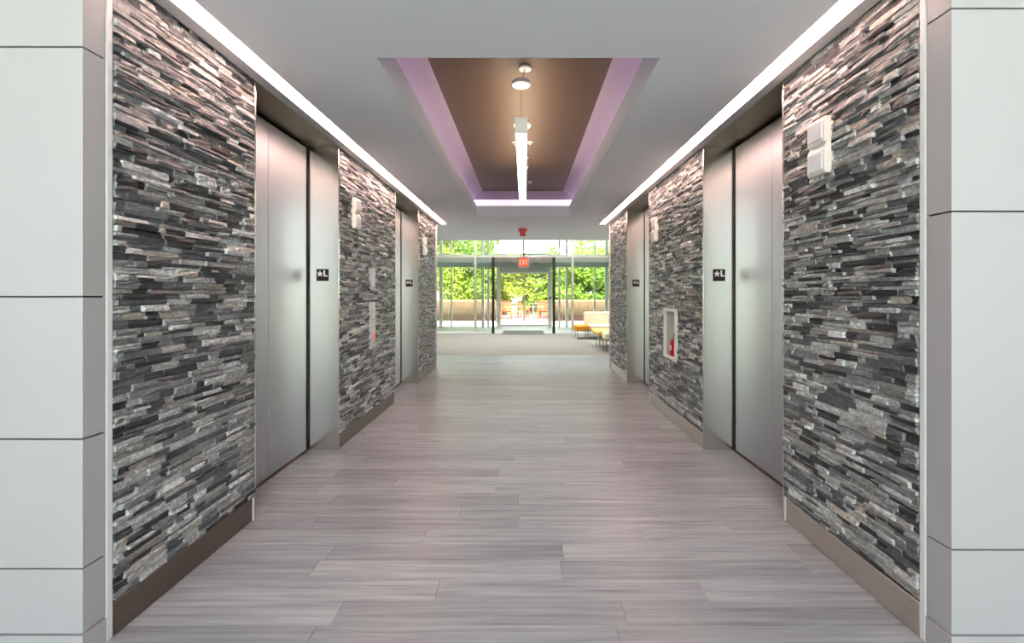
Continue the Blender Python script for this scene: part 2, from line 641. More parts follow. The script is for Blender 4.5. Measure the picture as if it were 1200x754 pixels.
# ------------------------------------------------------------------ stone walls
STONE_PAL = [((0.020, 0.024, 0.031), 0.19), ((0.095, 0.105, 0.12), 0.20), ((0.25, 0.265, 0.28), 0.25),
             ((0.44, 0.45, 0.455), 0.18), ((0.40, 0.37, 0.335), 0.08), ((0.60, 0.62, 0.64), 0.10)]


def stone_tone(r):
    u, acc = r.random(), 0
    for c, p in STONE_PAL:
        acc += p
        if u <= acc:
            break
    k = r.uniform(0.62, 1.10)
    return tuple(x * k for x in c)


def stone_piece(r, L, H, proud, s):
    """split-face block, local frame: y along the wall, z up, face towards -s*x; returns verts, faces, tones"""
    m = max(2, min(4, int(L / 0.05)))
    n = 2
    vs, fs, tn = [], [], []
    base = stone_tone(r)
    edge = tuple(min(0.85, c * 1.1 + 0.27) for c in base)
    tilt = r.uniform(-0.004, 0.004)
    back = 0.028
    for i in range(m + 1):
        for j in range(n + 1):
            per = i in (0, m) or j in (0, n)
            x = proud + r.uniform(-0.0035, 0.0035) + tilt * (j - 1) - (0.0025 if per else 0)
            yy = (i / m - 0.5) * L + (0 if i in (0, m) else r.uniform(-.12, .12) * L / m)
            zz = (j / n - 0.5) * H
            if per:
                zz += r.uniform(-0.0014, 0.0006) * (1 if j == n else -1 if j == 0 else 0)
            vs.append((-s * x, yy, zz))
            tn.append(base)

    def id(i, j): return i * (n + 1) + j
    for i in range(m):
        for j in range(n):
            q = (id(i, j), id(i + 1, j), id(i + 1, j + 1), id(i, j + 1))
            fs.append(q if s < 0 else tuple(reversed(q)))
    ring = [id(i, 0) for i in range(m + 1)] + [id(m, j) for j in range(1, n + 1)] + [id(i, n) for i in range(m - 1, -1, -1)] + [id(0, j) for j in range(n - 1, 0, -1)]
    f0 = len(vs)
    for q in ring:              # duplicate ring for a crisp cut edge; paler stone plus caught light painted in
        vs.append(vs[q]); tn.append(edge)
    b0 = len(vs)
    for q in ring:
        p = vs[q]
        vs.append((s * back, p[1], p[2])); tn.append(edge)
    K = len(ring)
    for k in range(K):
        q = (f0 + k, b0 + k, b0 + (k + 1) % K, f0 + (k + 1) % K)
        fs.append(q if s < 0 else tuple(reversed(q)))
    return vs, fs, tn


def stone_layout(r, y0, y1, z0, z1, holes):
    out = []
    z = z0
    while z < z1 - 0.008:
        h = min(r.choice((0.017, 0.020, 0.023, 0.026, 0.029, 0.033)), z1 - z)
        y = y0
        y_first = True
        while y < y1 - 0.005:
            L = r.choice((0.05, 0.08, 0.11, 0.14, 0.17, 0.21)) * r.uniform(0.85, 1.2)
            if y_first:
                L *= r.uniform(0.35, 1.0)
                y_first = False
            if y + L > y1 - 0.03:
                L = y1 - y
            segs = [(y, y + L)]
            for (ha, hb, hc, hd) in holes:
                if z + h > hc and z < hd:
                    ns = []
                    for a, b in segs:
                        if b <= ha or a >= hb:
                            ns.append((a, b))
                        else:
                            if a < ha: ns.append((a, ha))
                            if b > hb: ns.append((hb, b))
                    segs = ns
            for a, b in segs:
                if b - a > 0.008:
                    if h > 0.027 and r.random() < 0.25:
                        out.append((a, b, z, z + h / 2)); out.append((a, b, z + h / 2, z + h))
                    else:
                        out.append((a, b, z, z + h))
            y += L
        z += h
    return out


CAB = (4.635, 5.025, 0.675, 1.195)    # recessed extinguisher cabinet in the right wall: y0, y1, z0, z1
walls = {}
for s, X, side in ((-1, XL, 'left'), (1, XR, 'right')):
    for k, (y0, y1) in enumerate(PIERS):
        holes = [CAB] if (s > 0 and k == 1) else []
        xi, xo = X + s * 0.025, X + s * 0.36
        wb = MB()
        if holes:
            ha, hb, hc, hd = CAB
            wb.box(xi, xo, y0 + 0.02, ha, 0, 3.2)
            wb.box(xi, xo, hb, y1, 0, 3.2)
            wb.box(xi, xo, ha, hb, 0, hc)
            wb.box(xi, xo, ha, hb, hd, 3.2)
            wb.box(X + s * 0.22, xo, ha, hb, hc, hd)
        else:
            wb.box(xi, xo, y0 + (0.02 if k else 0.0), y1, 0, 3.2)
        wall = structure(wb.build('wall_' + side, 'backing'))
        walls[(side, k)] = wall
        r = random.Random(100 * k + (7 if s > 0 else 0))
        cells = stone_layout(r, y0 + (0.021 if k else 0.004), y1 - 0.004, 0.142, CZ + 0.05, holes)

        def px_size(c):
            ym = (c[0] + c[1]) / 2
            return (c[1] - c[0]) * abs(X) * F_PX / ym ** 2 * (c[3] - c[2]) * F_PX / ym
        vis = [c for c in cells if c[3] < CZ]
        singles = set(sorted(vis, key=px_size, reverse=True)[:(300, 300, 0)[k]])
        rest = MB()
        for c in cells:
            a, b, za, zb = c
            proud = r.choice((0.0, 0.002, 0.005, 0.009, 0.013, 0.018)) + r.uniform(-0.0015, 0.0015)
            vs_, fs_, tn_ = stone_piece(r, b - a - 0.0012, zb - za - 0.0012, proud, s)
            loc = (X, (a + b) / 2, (za + zb) / 2)
            if c in singles:
                o = MB().add(vs_, fs_, tn_).build('stone', 'stone')
                o.location = loc
                o.parent = wall
            else:
                rest.add([(p[0] + loc[0], p[1] + loc[1], p[2] + loc[2]) for p in vs_], fs_, tn_)
        if rest.v:
            tag(rest.build('small_stones', 'stone', wall), kind='stuff')
        # metal base
        bx0, bx1 = X - s * 0.004, X + s * 0.024
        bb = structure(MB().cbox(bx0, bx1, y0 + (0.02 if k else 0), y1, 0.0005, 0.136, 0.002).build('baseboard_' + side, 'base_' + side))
        if k < 2:
            MB().box(X - s * 0.008, X + s * 0.024, y1 - 0.016, y1 - 0.0005, 0.0005, 0.140).build('end_cap', 'white_edge', bb)
    # pale corner trim at the lobby end and an unseen wall added behind the shafts to block light
    structure(MB().cbox(X - s * 0.03, X + s * 0.4, Y_END + 0.001, Y_END + 0.025, 0, CZ, 0.003).build('trim_%d' % (1 if s < 0 else 2), 'white_edge'))
    structure(MB().box(X + s * 0.40, X + s * 0.55, FRONT_Y + 0.14, Y_END, 0, 3.2).build('wall_' + side, 'plaster'))
    structure(MB().box(X + s * 0.55, s * 6.5, Y_END - 0.15, Y_END, 0, 3.2).build('wall_' + side, 'plaster'))

# ------------------------------------------------------------------ linear lights beside the walls
for s, X, side in ((-1, XL, 'left'), (1, XR, 'right')):
    ln = empty('linear_light', (X - s * 0.14, (1.80 + 8.43) / 2, CZ))
    tag(ln, 'long recessed linear ceiling light along the %s stone wall' % side, 'light')
    og = ln.location
    xa, xb, xc = X - s * LENS_IN, X - s * LENS_OUT, X - s * TRIM_OUT
    MB().box(xa, xb, 1.80, 8.43, CZ + 0.018, CZ + 0.024).build('lens', 'lens', ln, og)
    MB().box(xb, xc, 1.80, 8.43, CZ - 0.004, CZ + 0.03).build('trim_strip', 'trim_grey', ln, og)
    MB().box(xa, xb, 8.43, 8.445, CZ - 0.002, CZ + 0.03).build('end_plate', 'trim_grey', ln, og)
    structure(MB().box(xa, X + s * 0.45, 1.81, 8.43, CZ + 0.07, CZ + 0.09).build('ceiling', 'trim_grey'))
    structure(MB().box(xc, s * 6.5, 8.431, 8.44, CZ - 0.0, 3.2).build('ceiling', 'ceiling'))

# ------------------------------------------------------------------ elevators
n_door = 0
for s, X in ((-1, XL), (1, XR)):
    for k, (y0, y1) in enumerate(DOORS):
        n_door += 1
        XD = X + s * REC
        d = structure(empty('door_%d' % n_door, (XD, (y0 + y1) / 2, 0)))
        og = d.location
        ym = (y0 + y1) / 2 - 0.005
        for a, b in ((y0 + 0.012, ym - 0.003), (ym + 0.003, y1 - 0.036)):
            MB().cbox(XD, XD + s * 0.03, a, b, 0.014, CZ - 0.022, 0.003).build('door_panel', 'steel_door', d, og)
        MB().box(XD + s * 0.035, XD + s * 0.10, y0, y1, 0, CZ + 0.02).build('shaft_gap', 'dark_gap', d, og)
        MB().cbox(X - s * 0.012, XD + s * 0.10, y1, y1 + 0.019, 0, CZ, 0.002).build('jamb', 'steel_jamb', d, og)
        MB().cbox(X - s * 0.012, XD + s * 0.10, y0 - 0.003, y0 + 0.010, 0, CZ, 0.002).build('jamb', 'steel_jamb', d, og)
        MB().box(X - s * 0.018, XD + s * 0.10, y0 + 0.01, y1 - 0.20, CZ, CZ + 0.02).build('soffit_panel', 'steel_soffit', d, og)
        MB().box(X - s * 0.018, XD + s * 0.10, y1 - 0.197, y1 + 0.019, CZ, CZ + 0.02).build('soffit_panel', 'steel_soffit', d, og)
        MB().box(XD - s * 0.012, XD + s * 0.06, y0 + 0.01, y1 - 0.001, 0.0004, 0.010).build('sill', 'sill', d, og)


# ------------------------------------------------------------------ floor signs with a star and an L
def star_pts(cx, cz, r):
    p = []
    for i in range(10):
        a = PI / 2 + i * PI / 5
        q = r if i % 2 == 0 else r * 0.44
        p.append((cx + q * math.cos(a), cz + q * math.sin(a)))
    return p


def floor_sign(x, yf, z, label):
    sg = empty('floor_sign', (x, yf, z))
    tag(sg, label, 'sign', 'floor signs on the elevator jambs')
    og = sg.location
    h = 0.052
    MB().cbox(x - h, x + h, yf - 0.006, yf - 0.0002, z - h, z + h, 0.0015).build('plate', 'black', sg, og)
    MB().prism(star_pts(x - 0.020, z + 0.010, 0.029), 'y', yf - 0.0085, yf - 0.005).build('star', 'sign_white', sg, og)
    Lx, Lz = x + 0.011, z - 0.013
    MB().prism([(Lx, Lz), (Lx + 0.034, Lz), (Lx + 0.034, Lz + 0.011), (Lx + 0.013, Lz + 0.011), (Lx + 0.013, Lz + 0.054), (Lx, Lz + 0.054)], 'y', yf - 0.0085, yf - 0.005).build('letter', 'sign_white', sg, og)
    br = MB()
    for i in range(4):
        br.cyl((x - 0.012 + i * 0.008, yf - 0.0075, z - 0.034), (x - 0.012 + i * 0.008, yf - 0.005, z - 0.034), 0.0016, n=6)
    br.build('braille', 'black', sg, og)


floor_sign(XL - 0.125, DOORS[0][1], 1.523, 'black star and L floor sign on the nearer left elevator jamb')
floor_sign(XL - 0.125, DOORS[1][1], 1.523, 'black star and L floor sign on the farther left elevator jamb')
floor_sign(XR + 0.122, DOORS[0][1], 1.523, 'black star and L floor sign on the nearer right elevator jamb')
floor_sign(XR + 0.122, DOORS[1][1], 1.523, 'black star and L floor sign on the farther right elevator jamb')

# ------------------------------------------------------------------ white panelled wall ends beside the camera
for s, X, side, zs, fy in ((-1, XL, 'left', [0.10, 0.343, 0.822, 1.349, 2.273, CZ], 1.681), (1, XR, 'right', [0.107, 0.42, 1.662, 2.407, CZ], 1.668)):
    g = 0.0035
    pt = 0.018
    w = structure(MB().box(X + s * 0.012, s * 6.5, fy + 0.012, 1.799, 0, CZ).build('wall_' + side, 'joint'))
    ye = 1.772
    zz = [0.0005] + zs
    for i in range(len(zz) - 1):
        za, zb = zz[i] + (g if i else 0), zz[i + 1] - g
        base = i == 0
        off = -0.004 if base else 0.0
        xp = X - s * (0.004 if base else 0)
        f0 = fy + off
        MB().prism([(xp, f0), (X + s * 1.194, f0), (X + s * 1.194, fy + pt), (X + s * pt, fy + pt), (X + s * pt, ye), (xp, ye)], 'z', za, zb).build('panel', 'white_panel', w)
        x = X + s * 1.2
        for width in (1.2, 1.2, 1.2):
            MB().cbox(x, x + s * (width - 0.006), f0, fy + pt, za, zb, 0.0015).build('panel', 'white_panel', w)
            x += s * width
    MB().cbox(X - s * 0.005, X + s * 0.02, ye + 0.001, 1.7985, 0, CZ, 0.002).build('edge_trim', 'white_edge', w)

# ------------------------------------------------------------------ invented tall lobby behind the camera, glazed to bring in daylight
for s in (-1, 1):
    structure(MB().box(s * 6.5, s * 6.65, BACK_Y, 1.80, 0, LOBBY_Z).build('wall_left' if s < 0 else 'wall_right', 'plaster'))
    structure(MB().box(s * 6.5, s * 6.65, Y_END - 0.15, Y_G2, 0, LOBBY_Z).build('wall_left' if s < 0 else 'wall_right', 'plaster'))
win = structure(empty('added_window_1', (0, BACK_Y, 0)))  # unseen tall glazing, added to let daylight and sun in
og = win.location
for i in range(9):
    x = -6.5 + i * 13 / 8
    MB().cbox(x - 0.03, x + 0.03, BACK_Y - 0.06, BACK_Y + 0.06, 0, LOBBY_Z, 0.004).build('mullion', 'mullion', win, og)
    if i < 8:
        MB().box(x + 0.03, x + 13 / 8 - 0.03, BACK_Y - 0.006, BACK_Y + 0.006, 0.06, LOBBY_Z).build('pane', 'glass', win, og)
        MB().cbox(x + 0.03, x + 13 / 8 - 0.03, BACK_Y - 0.05, BACK_Y + 0.05, 0, 0.06, 0.004).build('sill', 'mullion', win, og)
for x, yy in ((0.0, -1.5),):  # unseen lamp added to brighten the panelled wall ends
    pl = empty('added_ceiling_light', (x, yy, LOBBY_Z))
    tag(pl, 'added square fill light in the lobby behind the viewpoint', 'light')
    MB().box(-0.30, 0.30, -0.30, 0.30, -0.008, -0.002).build('lens', 'fill_panel', pl)
    fr = MB()
    for q in ((-0.32, 0.32, -0.32, -0.30), (-0.32, 0.32, 0.30, 0.32), (-0.32, -0.30, -0.30, 0.30), (0.30, 0.32, -0.30, 0.30)):
        fr.box(*q, -0.012, -0.0005)
    fr.build('frame', 'white_metal', pl)

# ------------------------------------------------------------------ pendant light in the tray
PX = XC + 0.006
py0, py1 = 3.40, 6.02
pz0, pz1 = CAM_H + 1.20, CAM_H + 1.32
pd = empty('pendant_light', (PX, (py0 + py1) / 2, Z_TOP))
tag(pd, 'long white linear pendant light hanging in the ceiling tray', 'pendant light')
og = pd.location
hw = 0.047
hb = MB()
hb.cbox(PX - hw, PX - hw + 0.006, py0, py1, pz0, pz1, 0.001)
hb.cbox(PX + hw - 0.006, PX + hw, py0, py1, pz0, pz1, 0.001)
hb.box(PX - hw, PX + hw, py0 + 0.01, py1 - 0.01, pz0 + 0.055, pz0 + 0.065)
hb.build('housing', 'white_metal', pd, og)
MB().cbox(PX - hw, PX + hw, py0 - 0.008, py0 + 0.004, pz0, pz1, 0.002).build('end_cap', 'white_metal', pd, og)
MB().cbox(PX - hw, PX + hw, py1 - 0.004, py1 + 0.008, pz0, pz1, 0.002).build('end_cap', 'white_metal', pd, og)
MB().box(PX - hw + 0.006, PX + hw - 0.006, py0 + 0.005, py1 - 0.005, pz0 + 0.001, pz0 + 0.008).build('lens', 'lamp_down', pd, og)
MB().box(PX - hw + 0.006, PX + hw - 0.006, py0 + 0.005, py1 - 0.005, pz1 - 0.008, pz1 - 0.004).build('uplight_lens', 'lamp_up', pd, og)
for yy in (py0 + 0.06, py1 - 0.30):
    zc = CAM_H + 1.595
    MB().lathe([(0.048, Z_TOP - 0.014), (0.050, Z_TOP - 0.010), (0.050, Z_TOP)], PX + 0.03, yy, 20).build('ceiling_rose', 'white_metal', pd, og)
    MB().cyl((PX + 0.028, yy, Z_TOP - 0.012), (PX, yy, zc + 0.022), 0.006, n=8).build('stem', 'chrome', pd, og)
    MB().lathe([(0.060, zc - 0.014), (0.070, zc - 0.008), (0.070, zc + 0.016), (0.062, zc + 0.024)], PX, yy, 24).build('canopy', 'white_metal', pd, og)
    MB().cyl((PX, yy, zc - 0.012), (PX, yy, pz1 - 0.002), 0.0022, n=6).build('cable', 'chrome', pd, og)
    MB().cyl((PX, yy, pz1 - 0.004), (PX, yy, pz1 + 0.03), 0.006, n=8).build('cable_grip', 'chrome', pd, og)


def ceiling_disc(name, x, yy, r, label, cat):
    o = empty(name, (x, yy, Z_TOP))
    tag(o, label, cat)
    MB().lathe([(r * 0.62, -0.034), (r * 0.9, -0.026), (r, -0.012), (r, 0)], 0, 0, 22).build('cover', 'white_metal', o)
    MB().lathe([(r * 0.3, -0.040), (r * 0.42, -0.036), (r * 0.5, -0.030)], 0, 0, 16).build('sensor_cap', 'device_lens', o)


ceiling_disc('smoke_detector', PX, 4.62, 0.092, 'white round ceiling detector above the near part of the pendant', 'smoke detector')
for xx, yy, lb in ((PX + 0.085, 5.16, 'small white sprinkler disc right of the pendant bar'), (PX - 0.085, 5.16, 'small white sprinkler disc left of the pendant bar'),
                   (PX + 0.105, 6.98, 'small white sprinkler disc near the far end of the ceiling tray')):
    o = empty('sprinkler_head', (xx, yy, Z_TOP))
    tag(o, lb, 'sprinkler', 'sprinkler heads in the ceiling tray')
    MB().lathe([(0.030, -0.008), (0.034, -0.003), (0.034, 0)], 0, 0, 16).build('escutcheon', 'white_metal', o)
    MB().lathe([(0.014, -0.030), (0.018, -0.028), (0.008, -0.022), (0.008, -0.006)], 0, 0, 12).build('deflector', 'chrome', o)


# ------------------------------------------------------------------ wall devices
def notification(s, X, yc, label):
    """tall white strobe over speaker unit on the stone"""
    xf = X - s * 0.018
    o = empty('strobe_speaker', (xf, yc, 1.976))
    tag(o, label, 'alarm strobe', 'fire alarm strobes on the stone walls')
    og = o.location
    w, z0, z1 = 0.068, 1.976, 2.262
    d = 0.036
    zm = (z0 + z1) / 2 - 0.002
    # body in two bulging halves with a waist between
    pr = [(0, z0), (d * 0.8, z0), (d, z0 + 0.012), (d, zm - 0.022), (d * 0.62, zm + 0.012), (d, zm + 0.020), (d, z1 - 0.010), (d * 0.8, z1), (0, z1)]
    poly = [(xf - s * a, b) for a, b in pr]
    MB().prism(poly, 'y', yc - w, yc + w).build('body', 'device', o, og)
    MB().cbox(xf - s * (d - 0.002), xf - s * (d + 0.006), yc - w + 0.014, yc + w - 0.014, zm + 0.034, z1 - 0.018, 0.003).build('strobe_lens', 'device_lens', o, og)
    sp = MB().cbox(xf - s * (d - 0.002), xf - s * (d + 0.004), yc - w + 0.014, yc + w - 0.014, z0 + 0.018, zm - 0.034, 0.002).build('speaker_grille', 'device_lens', o, og)
    MB().box(xf - s * 0.0, xf + s * 0.03, yc - w * 0.8, yc + w * 0.8, z0 + 0.02, z1 - 0.02).build('back_box', 'device', o, og)


notification(1, XR, 2.365, 'white alarm strobe beside the nearest right elevator, largest of the four')
notification(-1, XL, 4.32, 'white alarm strobe above the call panel on the left stone wall')
notification(-1, XL, 7.27, 'white alarm strobe on the last left stone pier by the lobby')
notification(1, XR, 5.38, 'white alarm strobe on the right wall past the extinguisher cabinet')

xf = XL + 0.022
o = empty('lantern_plate', (xf, 4.815, 1.40))
tag(o, 'small upright steel plate above the elevator call panel', 'plate')
og = o.location
MB().cbox(xf - 0.03, xf + 0.010, 4.76, 4.87, 1.402, 1.627, 0.002).build('plate', 'trim_grey', o, og)
MB().cbox(xf + 0.009, xf + 0.014, 4.78, 4.85, 1.44, 1.59, 0.002).build('display', 'device_lens', o, og)
o = empty('call_panel', (xf, 4.815, 0.777))
tag(o, 'tall elevator call panel with a red indicator on the left wall', 'call panel')
og = o.location
MB().cbox(xf - 0.03, xf + 0.010, 4.755, 4.875, 0.777, 1.274, 0.002).build('plate', 'trim_grey', o, og)
MB().cbox(xf + 0.009, xf + 0.012, 4.768, 4.862, 0.80, 1.25, 0.001).build('face_plate', 'base_right', o, og)
for zz in (1.10, 1.02):
    MB().cyl((xf + 0.011, 4.8175, zz), (xf + 0.017, 4.8175, zz), 0.019, 0.017, 16).build('button', 'chrome', o, og)
MB().cyl((xf + 0.011, 4.80, 0.915), (xf + 0.020, 4.80, 0.915), 0.028, 0.022, 14).build('indicator', 'led_red', o, og)
MB().cyl((xf + 0.011, 4.8175, 0.84), (xf + 0.016, 4.8175, 0.84), 0.012, 0.012, 12).build('key_switch', 'chrome', o, og)

# fire extinguisher cabinet let into the right wall
ya, yb, za, zb = CAB
cabn = empty('extinguisher_cabinet', (XR, (ya + yb) / 2, za))
tag(cabn, 'white recessed fire extinguisher cabinet in the right stone wall', 'cabinet')
og = cabn.location
e = 0.002
dp = XR + 0.20
bx = MB()
bx.box(XR - 0.006, dp, ya + e, ya + 0.012, za + e, zb - e)
bx.box(XR - 0.006, dp, yb - 0.012, yb - e, za + e, zb - e)
bx.box(XR - 0.006, dp, ya + 0.012, yb - 0.012, za + e, za + 0.012)
bx.box(XR - 0.006, dp, ya + 0.012, yb - 0.012, zb - 0.012, zb - e)
bx.box(dp - 0.008, dp, ya + 0.012, yb - 0.012, za + 0.012, zb - 0.012)
bx.build('box', 'cabinet_in', cabn, og)
fw = 0.034
fx0, fx1 = XR - 0.034, XR - 0.007
dr = MB()
dr.cbox(fx0, fx1, ya - 0.008, ya + fw, za - 0.008, zb + 0.008, 0.002)
dr.cbox(fx0, fx1, yb - fw, yb + 0.008, za - 0.008, zb + 0.008, 0.002)
dr.cbox(fx0, fx1, ya + fw, yb - fw, za - 0.008, za + fw * 0.7, 0.002)
dr.cbox(fx0, fx1, ya + fw, yb - fw, zb - fw * 0.7, zb + 0.008, 0.002)
dro = dr.build('door_frame', 'white_edge', cabn, og)
MB().cbox(fx0 - 0.014, fx0, ya + 0.008, ya + 0.022, (za + zb) / 2 - 0.04, (za + zb) / 2 + 0.04, 0.003).build('handle', 'chrome', dro, og)
ex = empty('fire_extinguisher', (XR + 0.050, 4.875, za + 0.0125))
tag(ex, 'small red fire extinguisher inside the white wall cabinet', 'extinguisher')
MB().lathe([(0.045, 0.0), (0.052, 0.006), (0.053, 0.015), (0.053, 0.155), (0.046, 0.185), (0.028, 0.20), (0.016, 0.208)], 0, 0, 20).build('cylinder', 'red', ex, smooth=True)
MB().lathe([(0.016, 0.206), (0.018, 0.23), (0.013, 0.25)], 0, 0, 12).build('valve', 'chrome', ex)
MB().cbox(-0.010, 0.010, -0.07, 0.025, 0.250, 0.260, 0.002).build('lever', 'black', ex)
MB().cbox(-0.008, 0.008, -0.065, 0.018, 0.278, 0.287, 0.002).build('lever', 'black', ex)
MB().cyl((0, 0.014, 0.245), (0, 0.060, 0.215), 0.007, n=8).cyl((0, 0.060, 0.215), (0, 0.063, 0.06), 0.007, n=8).build('hose', 'black', ex)
MB().box(-0.0545, -0.052, -0.018, 0.018, 0.07, 0.12).build('paper_tag', 'sign_white', ex)

# ------------------------------------------------------------------ exit sign and ceiling alarm
EX, EY = -0.03, 10.6
o = empty('exit_sign', (EX, EY, CZ))
tag(o, 'red EXIT sign hanging on a stem at the end of the corridor', 'exit sign')
og = o.location
MB().lathe([(0.045, CZ - 0.03), (0.06, CZ - 0.02), (0.06, CZ)], EX, EY, 18).build('canopy', 'white_metal', o, og)
MB().cyl((EX, EY, CZ - 0.02), (EX, EY, CAM_H + 0.86), 0.018, n=8).build('stem', 'table_grey', o, og)
MB().cbox(EX - 0.125, EX + 0.125, EY - 0.025, EY + 0.025, CAM_H + 0.605, CAM_H + 0.865, 0.006).build('housing', 'white_metal', o, og)
fz0, fz1 = CAM_H + 0.63, CAM_H + 0.84
MB().box(EX - 0.11, EX + 0.11, EY - 0.0285, EY - 0.024, fz0, fz1).build('face', 'exit_red', o, og)


def letter(ch, x, z, w, h, y0, y1, tk):
    m = MB()
    if ch == 'E':
        m.box(x, x + tk, y0, y1, z, z + h)
        for q in (0, (h - tk) / 2, h - tk):
            m.box(x + tk, x + w, y0, y1, z + q, z + q + tk)
    elif ch == 'X':
        m.prism([(x, z), (x + tk, z), (x + w, z + h), (x + w - tk, z + h)], 'y', y0, y1)
        m.prism([(x + w - tk, z), (x + w, z), (x + tk, z + h), (x, z + h)], 'y', y0 + 0.0002, y1)
    elif ch == 'I':
        m.box(x + w / 2 - tk / 2, x + w / 2 + tk / 2, y0, y1, z, z + h)
    else:
        m.box(x + w / 2 - tk / 2, x + w / 2 + tk / 2, y0, y1, z, z + h - tk)
        m.box(x, x + w, y0, y1, z + h - tk, z + h)
    return m


lx = EX - 0.092
for ch, w in (('E', 0.042), ('X', 0.050), ('I', 0.018), ('T', 0.046)):
    letter(ch, lx, CAM_H + 0.675, w, 0.12, EY - 0.0325, EY - 0.028, 0.014).build('letter', 'exit_letter', o, og)
    lx += w + 0.009

o = empty('ceiling_alarm', (-0.045, 8.95, CZ))
tag(o, 'small red alarm fixture on the ceiling before the exit sign', 'alarm')
MB().lathe([(0.066, -0.06), (0.086, -0.05), (0.090, -0.02), (0.090, 0)], 0, 0, 20).build('housing', 'alarm_red', o)
MB().cbox(-0.055, 0.055, -0.04, 0.04, -0.15, -0.05, 0.012).build('strobe_lens', 'alarm_red', o)

# ------------------------------------------------------------------ far lobby shell
structure(MB().box(-6.6, 6.6, Y_CEIL_END - 0.1, Y_G2 + 0.4, LOBBY_Z, LOBBY_Z + 0.25).build('ceiling', 'plaster'))
for x, lb in ((-2.6, 'left unseen fill light added high in the entrance lobby'), (0, 'middle unseen fill light added high in the entrance lobby'),
              (2.6, 'right unseen fill light added high in the entrance lobby')):
    pl = empty('added_ceiling_light', (x, 13.2, LOBBY_Z))  # unseen lamps added to brighten carpet, seats and mullions
    tag(pl, lb, 'light', 'added fill lights of the entrance lobby')
    MB().box(-0.45, 0.45, -0.45, 0.45, -0.010, -0.002).build('lens', 'fill_panel', pl)
    fr = MB()
    for q in ((-0.48, 0.48, -0.48, -0.45), (-0.48, 0.48, 0.45, 0.48), (-0.48, -0.45, -0.45, 0.45), (0.45, 0.48, -0.45, 0.45)):
        fr.box(*q, -0.014, -0.0005)
    fr.build('frame', 'white_metal', pl)

# inner glass wall
g1 = structure(empty('window_2', (0, Y_G1, 0)))
og = g1.location
posts = [(-6.0, 0), (-4.35, 0), (-1.70, 0), (1.63, 0), (4.3, 0), (6.0, 0)]
for x, _ in posts:
    MB().cbox(x - 0.04, x + 0.04, Y_G1 - 0.06, Y_G1 + 0.06, 0.0, LOBBY_Z, 0.004).build('mullion', 'mullion_dark', g1, og)
TB = CAM_H + 1.29
MB().cbox(-6.5, 6.5, Y_G1 - 0.065, Y_G1 + 0.065, TB - 0.04, TB + 0.03, 0.004).build('transom', 'mullion_dark', g1, og)
for a, b in ((-6.5, -1.10), (1.0, 6.5)):
    MB().cbox(a, b, Y_G1 - 0.07, Y_G1 + 0.07, 0.0, 0.07, 0.004).build('curb', 'white_edge', g1, og)
xs = [-6.0, -4.35, -1.70, -1.09]
for a, b in ((-6.0, -4.35), (-4.35, -1.70), (-1.70, -1.09), (0.99, 1.63), (1.63, 4.3), (4.3, 6.0)):
    MB().box(a + 0.04, b - 0.04, Y_G1 - 0.006, Y_G1 + 0.006, 0.07, TB - 0.04).build('pane', 'glass', g1, og)
for a, b in ((-6.0, -4.35), (-4.35, -1.70), (-1.70, 1.63), (1.63, 4.3), (4.3, 6.0)):
    MB().box(a + 0.04, b - 0.04, Y_G1 - 0.006, Y_G1 + 0.006, TB + 0.03, LOBBY_Z).build('pane', 'glass', g1, og)

# black posts of the inner doorway
d5 = structure(empty('door_5', (-0.05, Y_G1, 0)))
og = d5.location
for x in (-1.09, 0.985):
    MB().cbox(x - 0.045, x + 0.045, Y_G1 - 0.09, Y_G1 + 0.05, 0.0, TB - 0.04, 0.004).build('door_post', 'black_post', d5, og)

# vestibule soffit with slats
vs_c = structure(MB().box(-6.5, 6.5, Y_G1 + 0.07, Y_G2 - 0.07, TB - 0.0, TB + 0.06).build('ceiling', 'header'))
for i in range(15):
    x = -1.06 + i * 0.145
    MB().cbox(x - 0.045, x + 0.045, Y_G1 + 0.08, Y_G2 - 0.08, TB - 0.035, TB - 0.0005, 0.004).build('slat', 'slat', vs_c)

# outer glass wall
g2 = structure(empty('window_3', (0, Y_G2, 0)))
og = g2.location
for x, w in ((-5.2, 0.06), (-3.47, 0.06), (-3.04, 0.025), (-1.74, 0.05), (-1.52, 0.04), (1.42, 0.04), (1.72, 0.05), (2.88, 0.025), (3.37, 0.06), (5.2, 0.06)):
    MB().cbox(x - w, x + w, Y_G2 - 0.06, Y_G2 + 0.06, 0, LOBBY_Z, 0.004).build('mullion', 'mullion', g2, og)
MB().cbox(-6.5, 6.5, Y_G2 - 0.08, Y_G2 + 0.08, CAM_H + 1.10, TB + 0.06, 0.004).build('header_beam', 'header', g2, og)
ys = [-6.4, -5.2, -3.47, -1.74, -1.17]
for a, b in ((-6.4, -5.2), (-5.2, -3.47), (-3.47, -1.74), (1.72, 3.37), (3.37, 5.2), (5.2, 6.4)):
    MB().box(a + 0.06, b - 0.06, Y_G2 - 0.006, Y_G2 + 0.006, 0.04, CAM_H + 1.10).build('pane', 'glass', g2, og)
    MB().box(a + 0.06, b - 0.06, Y_G2 - 0.006, Y_G2 + 0.006, TB + 0.06, LOBBY_Z).build('pane', 'glass', g2, og)
for a, b in ((-1.48, -1.16), (1.10, 1.38)):
    MB().box(a, b, Y_G2 - 0.006, Y_G2 + 0.006, 0.04, CAM_H + 1.10).build('pane', 'glass', g2, og)
MB().box(-1.69, 1.67, Y_G2 - 0.006, Y_G2 + 0.006, TB + 0.06, LOBBY_Z).build('pane', 'glass', g2, og)

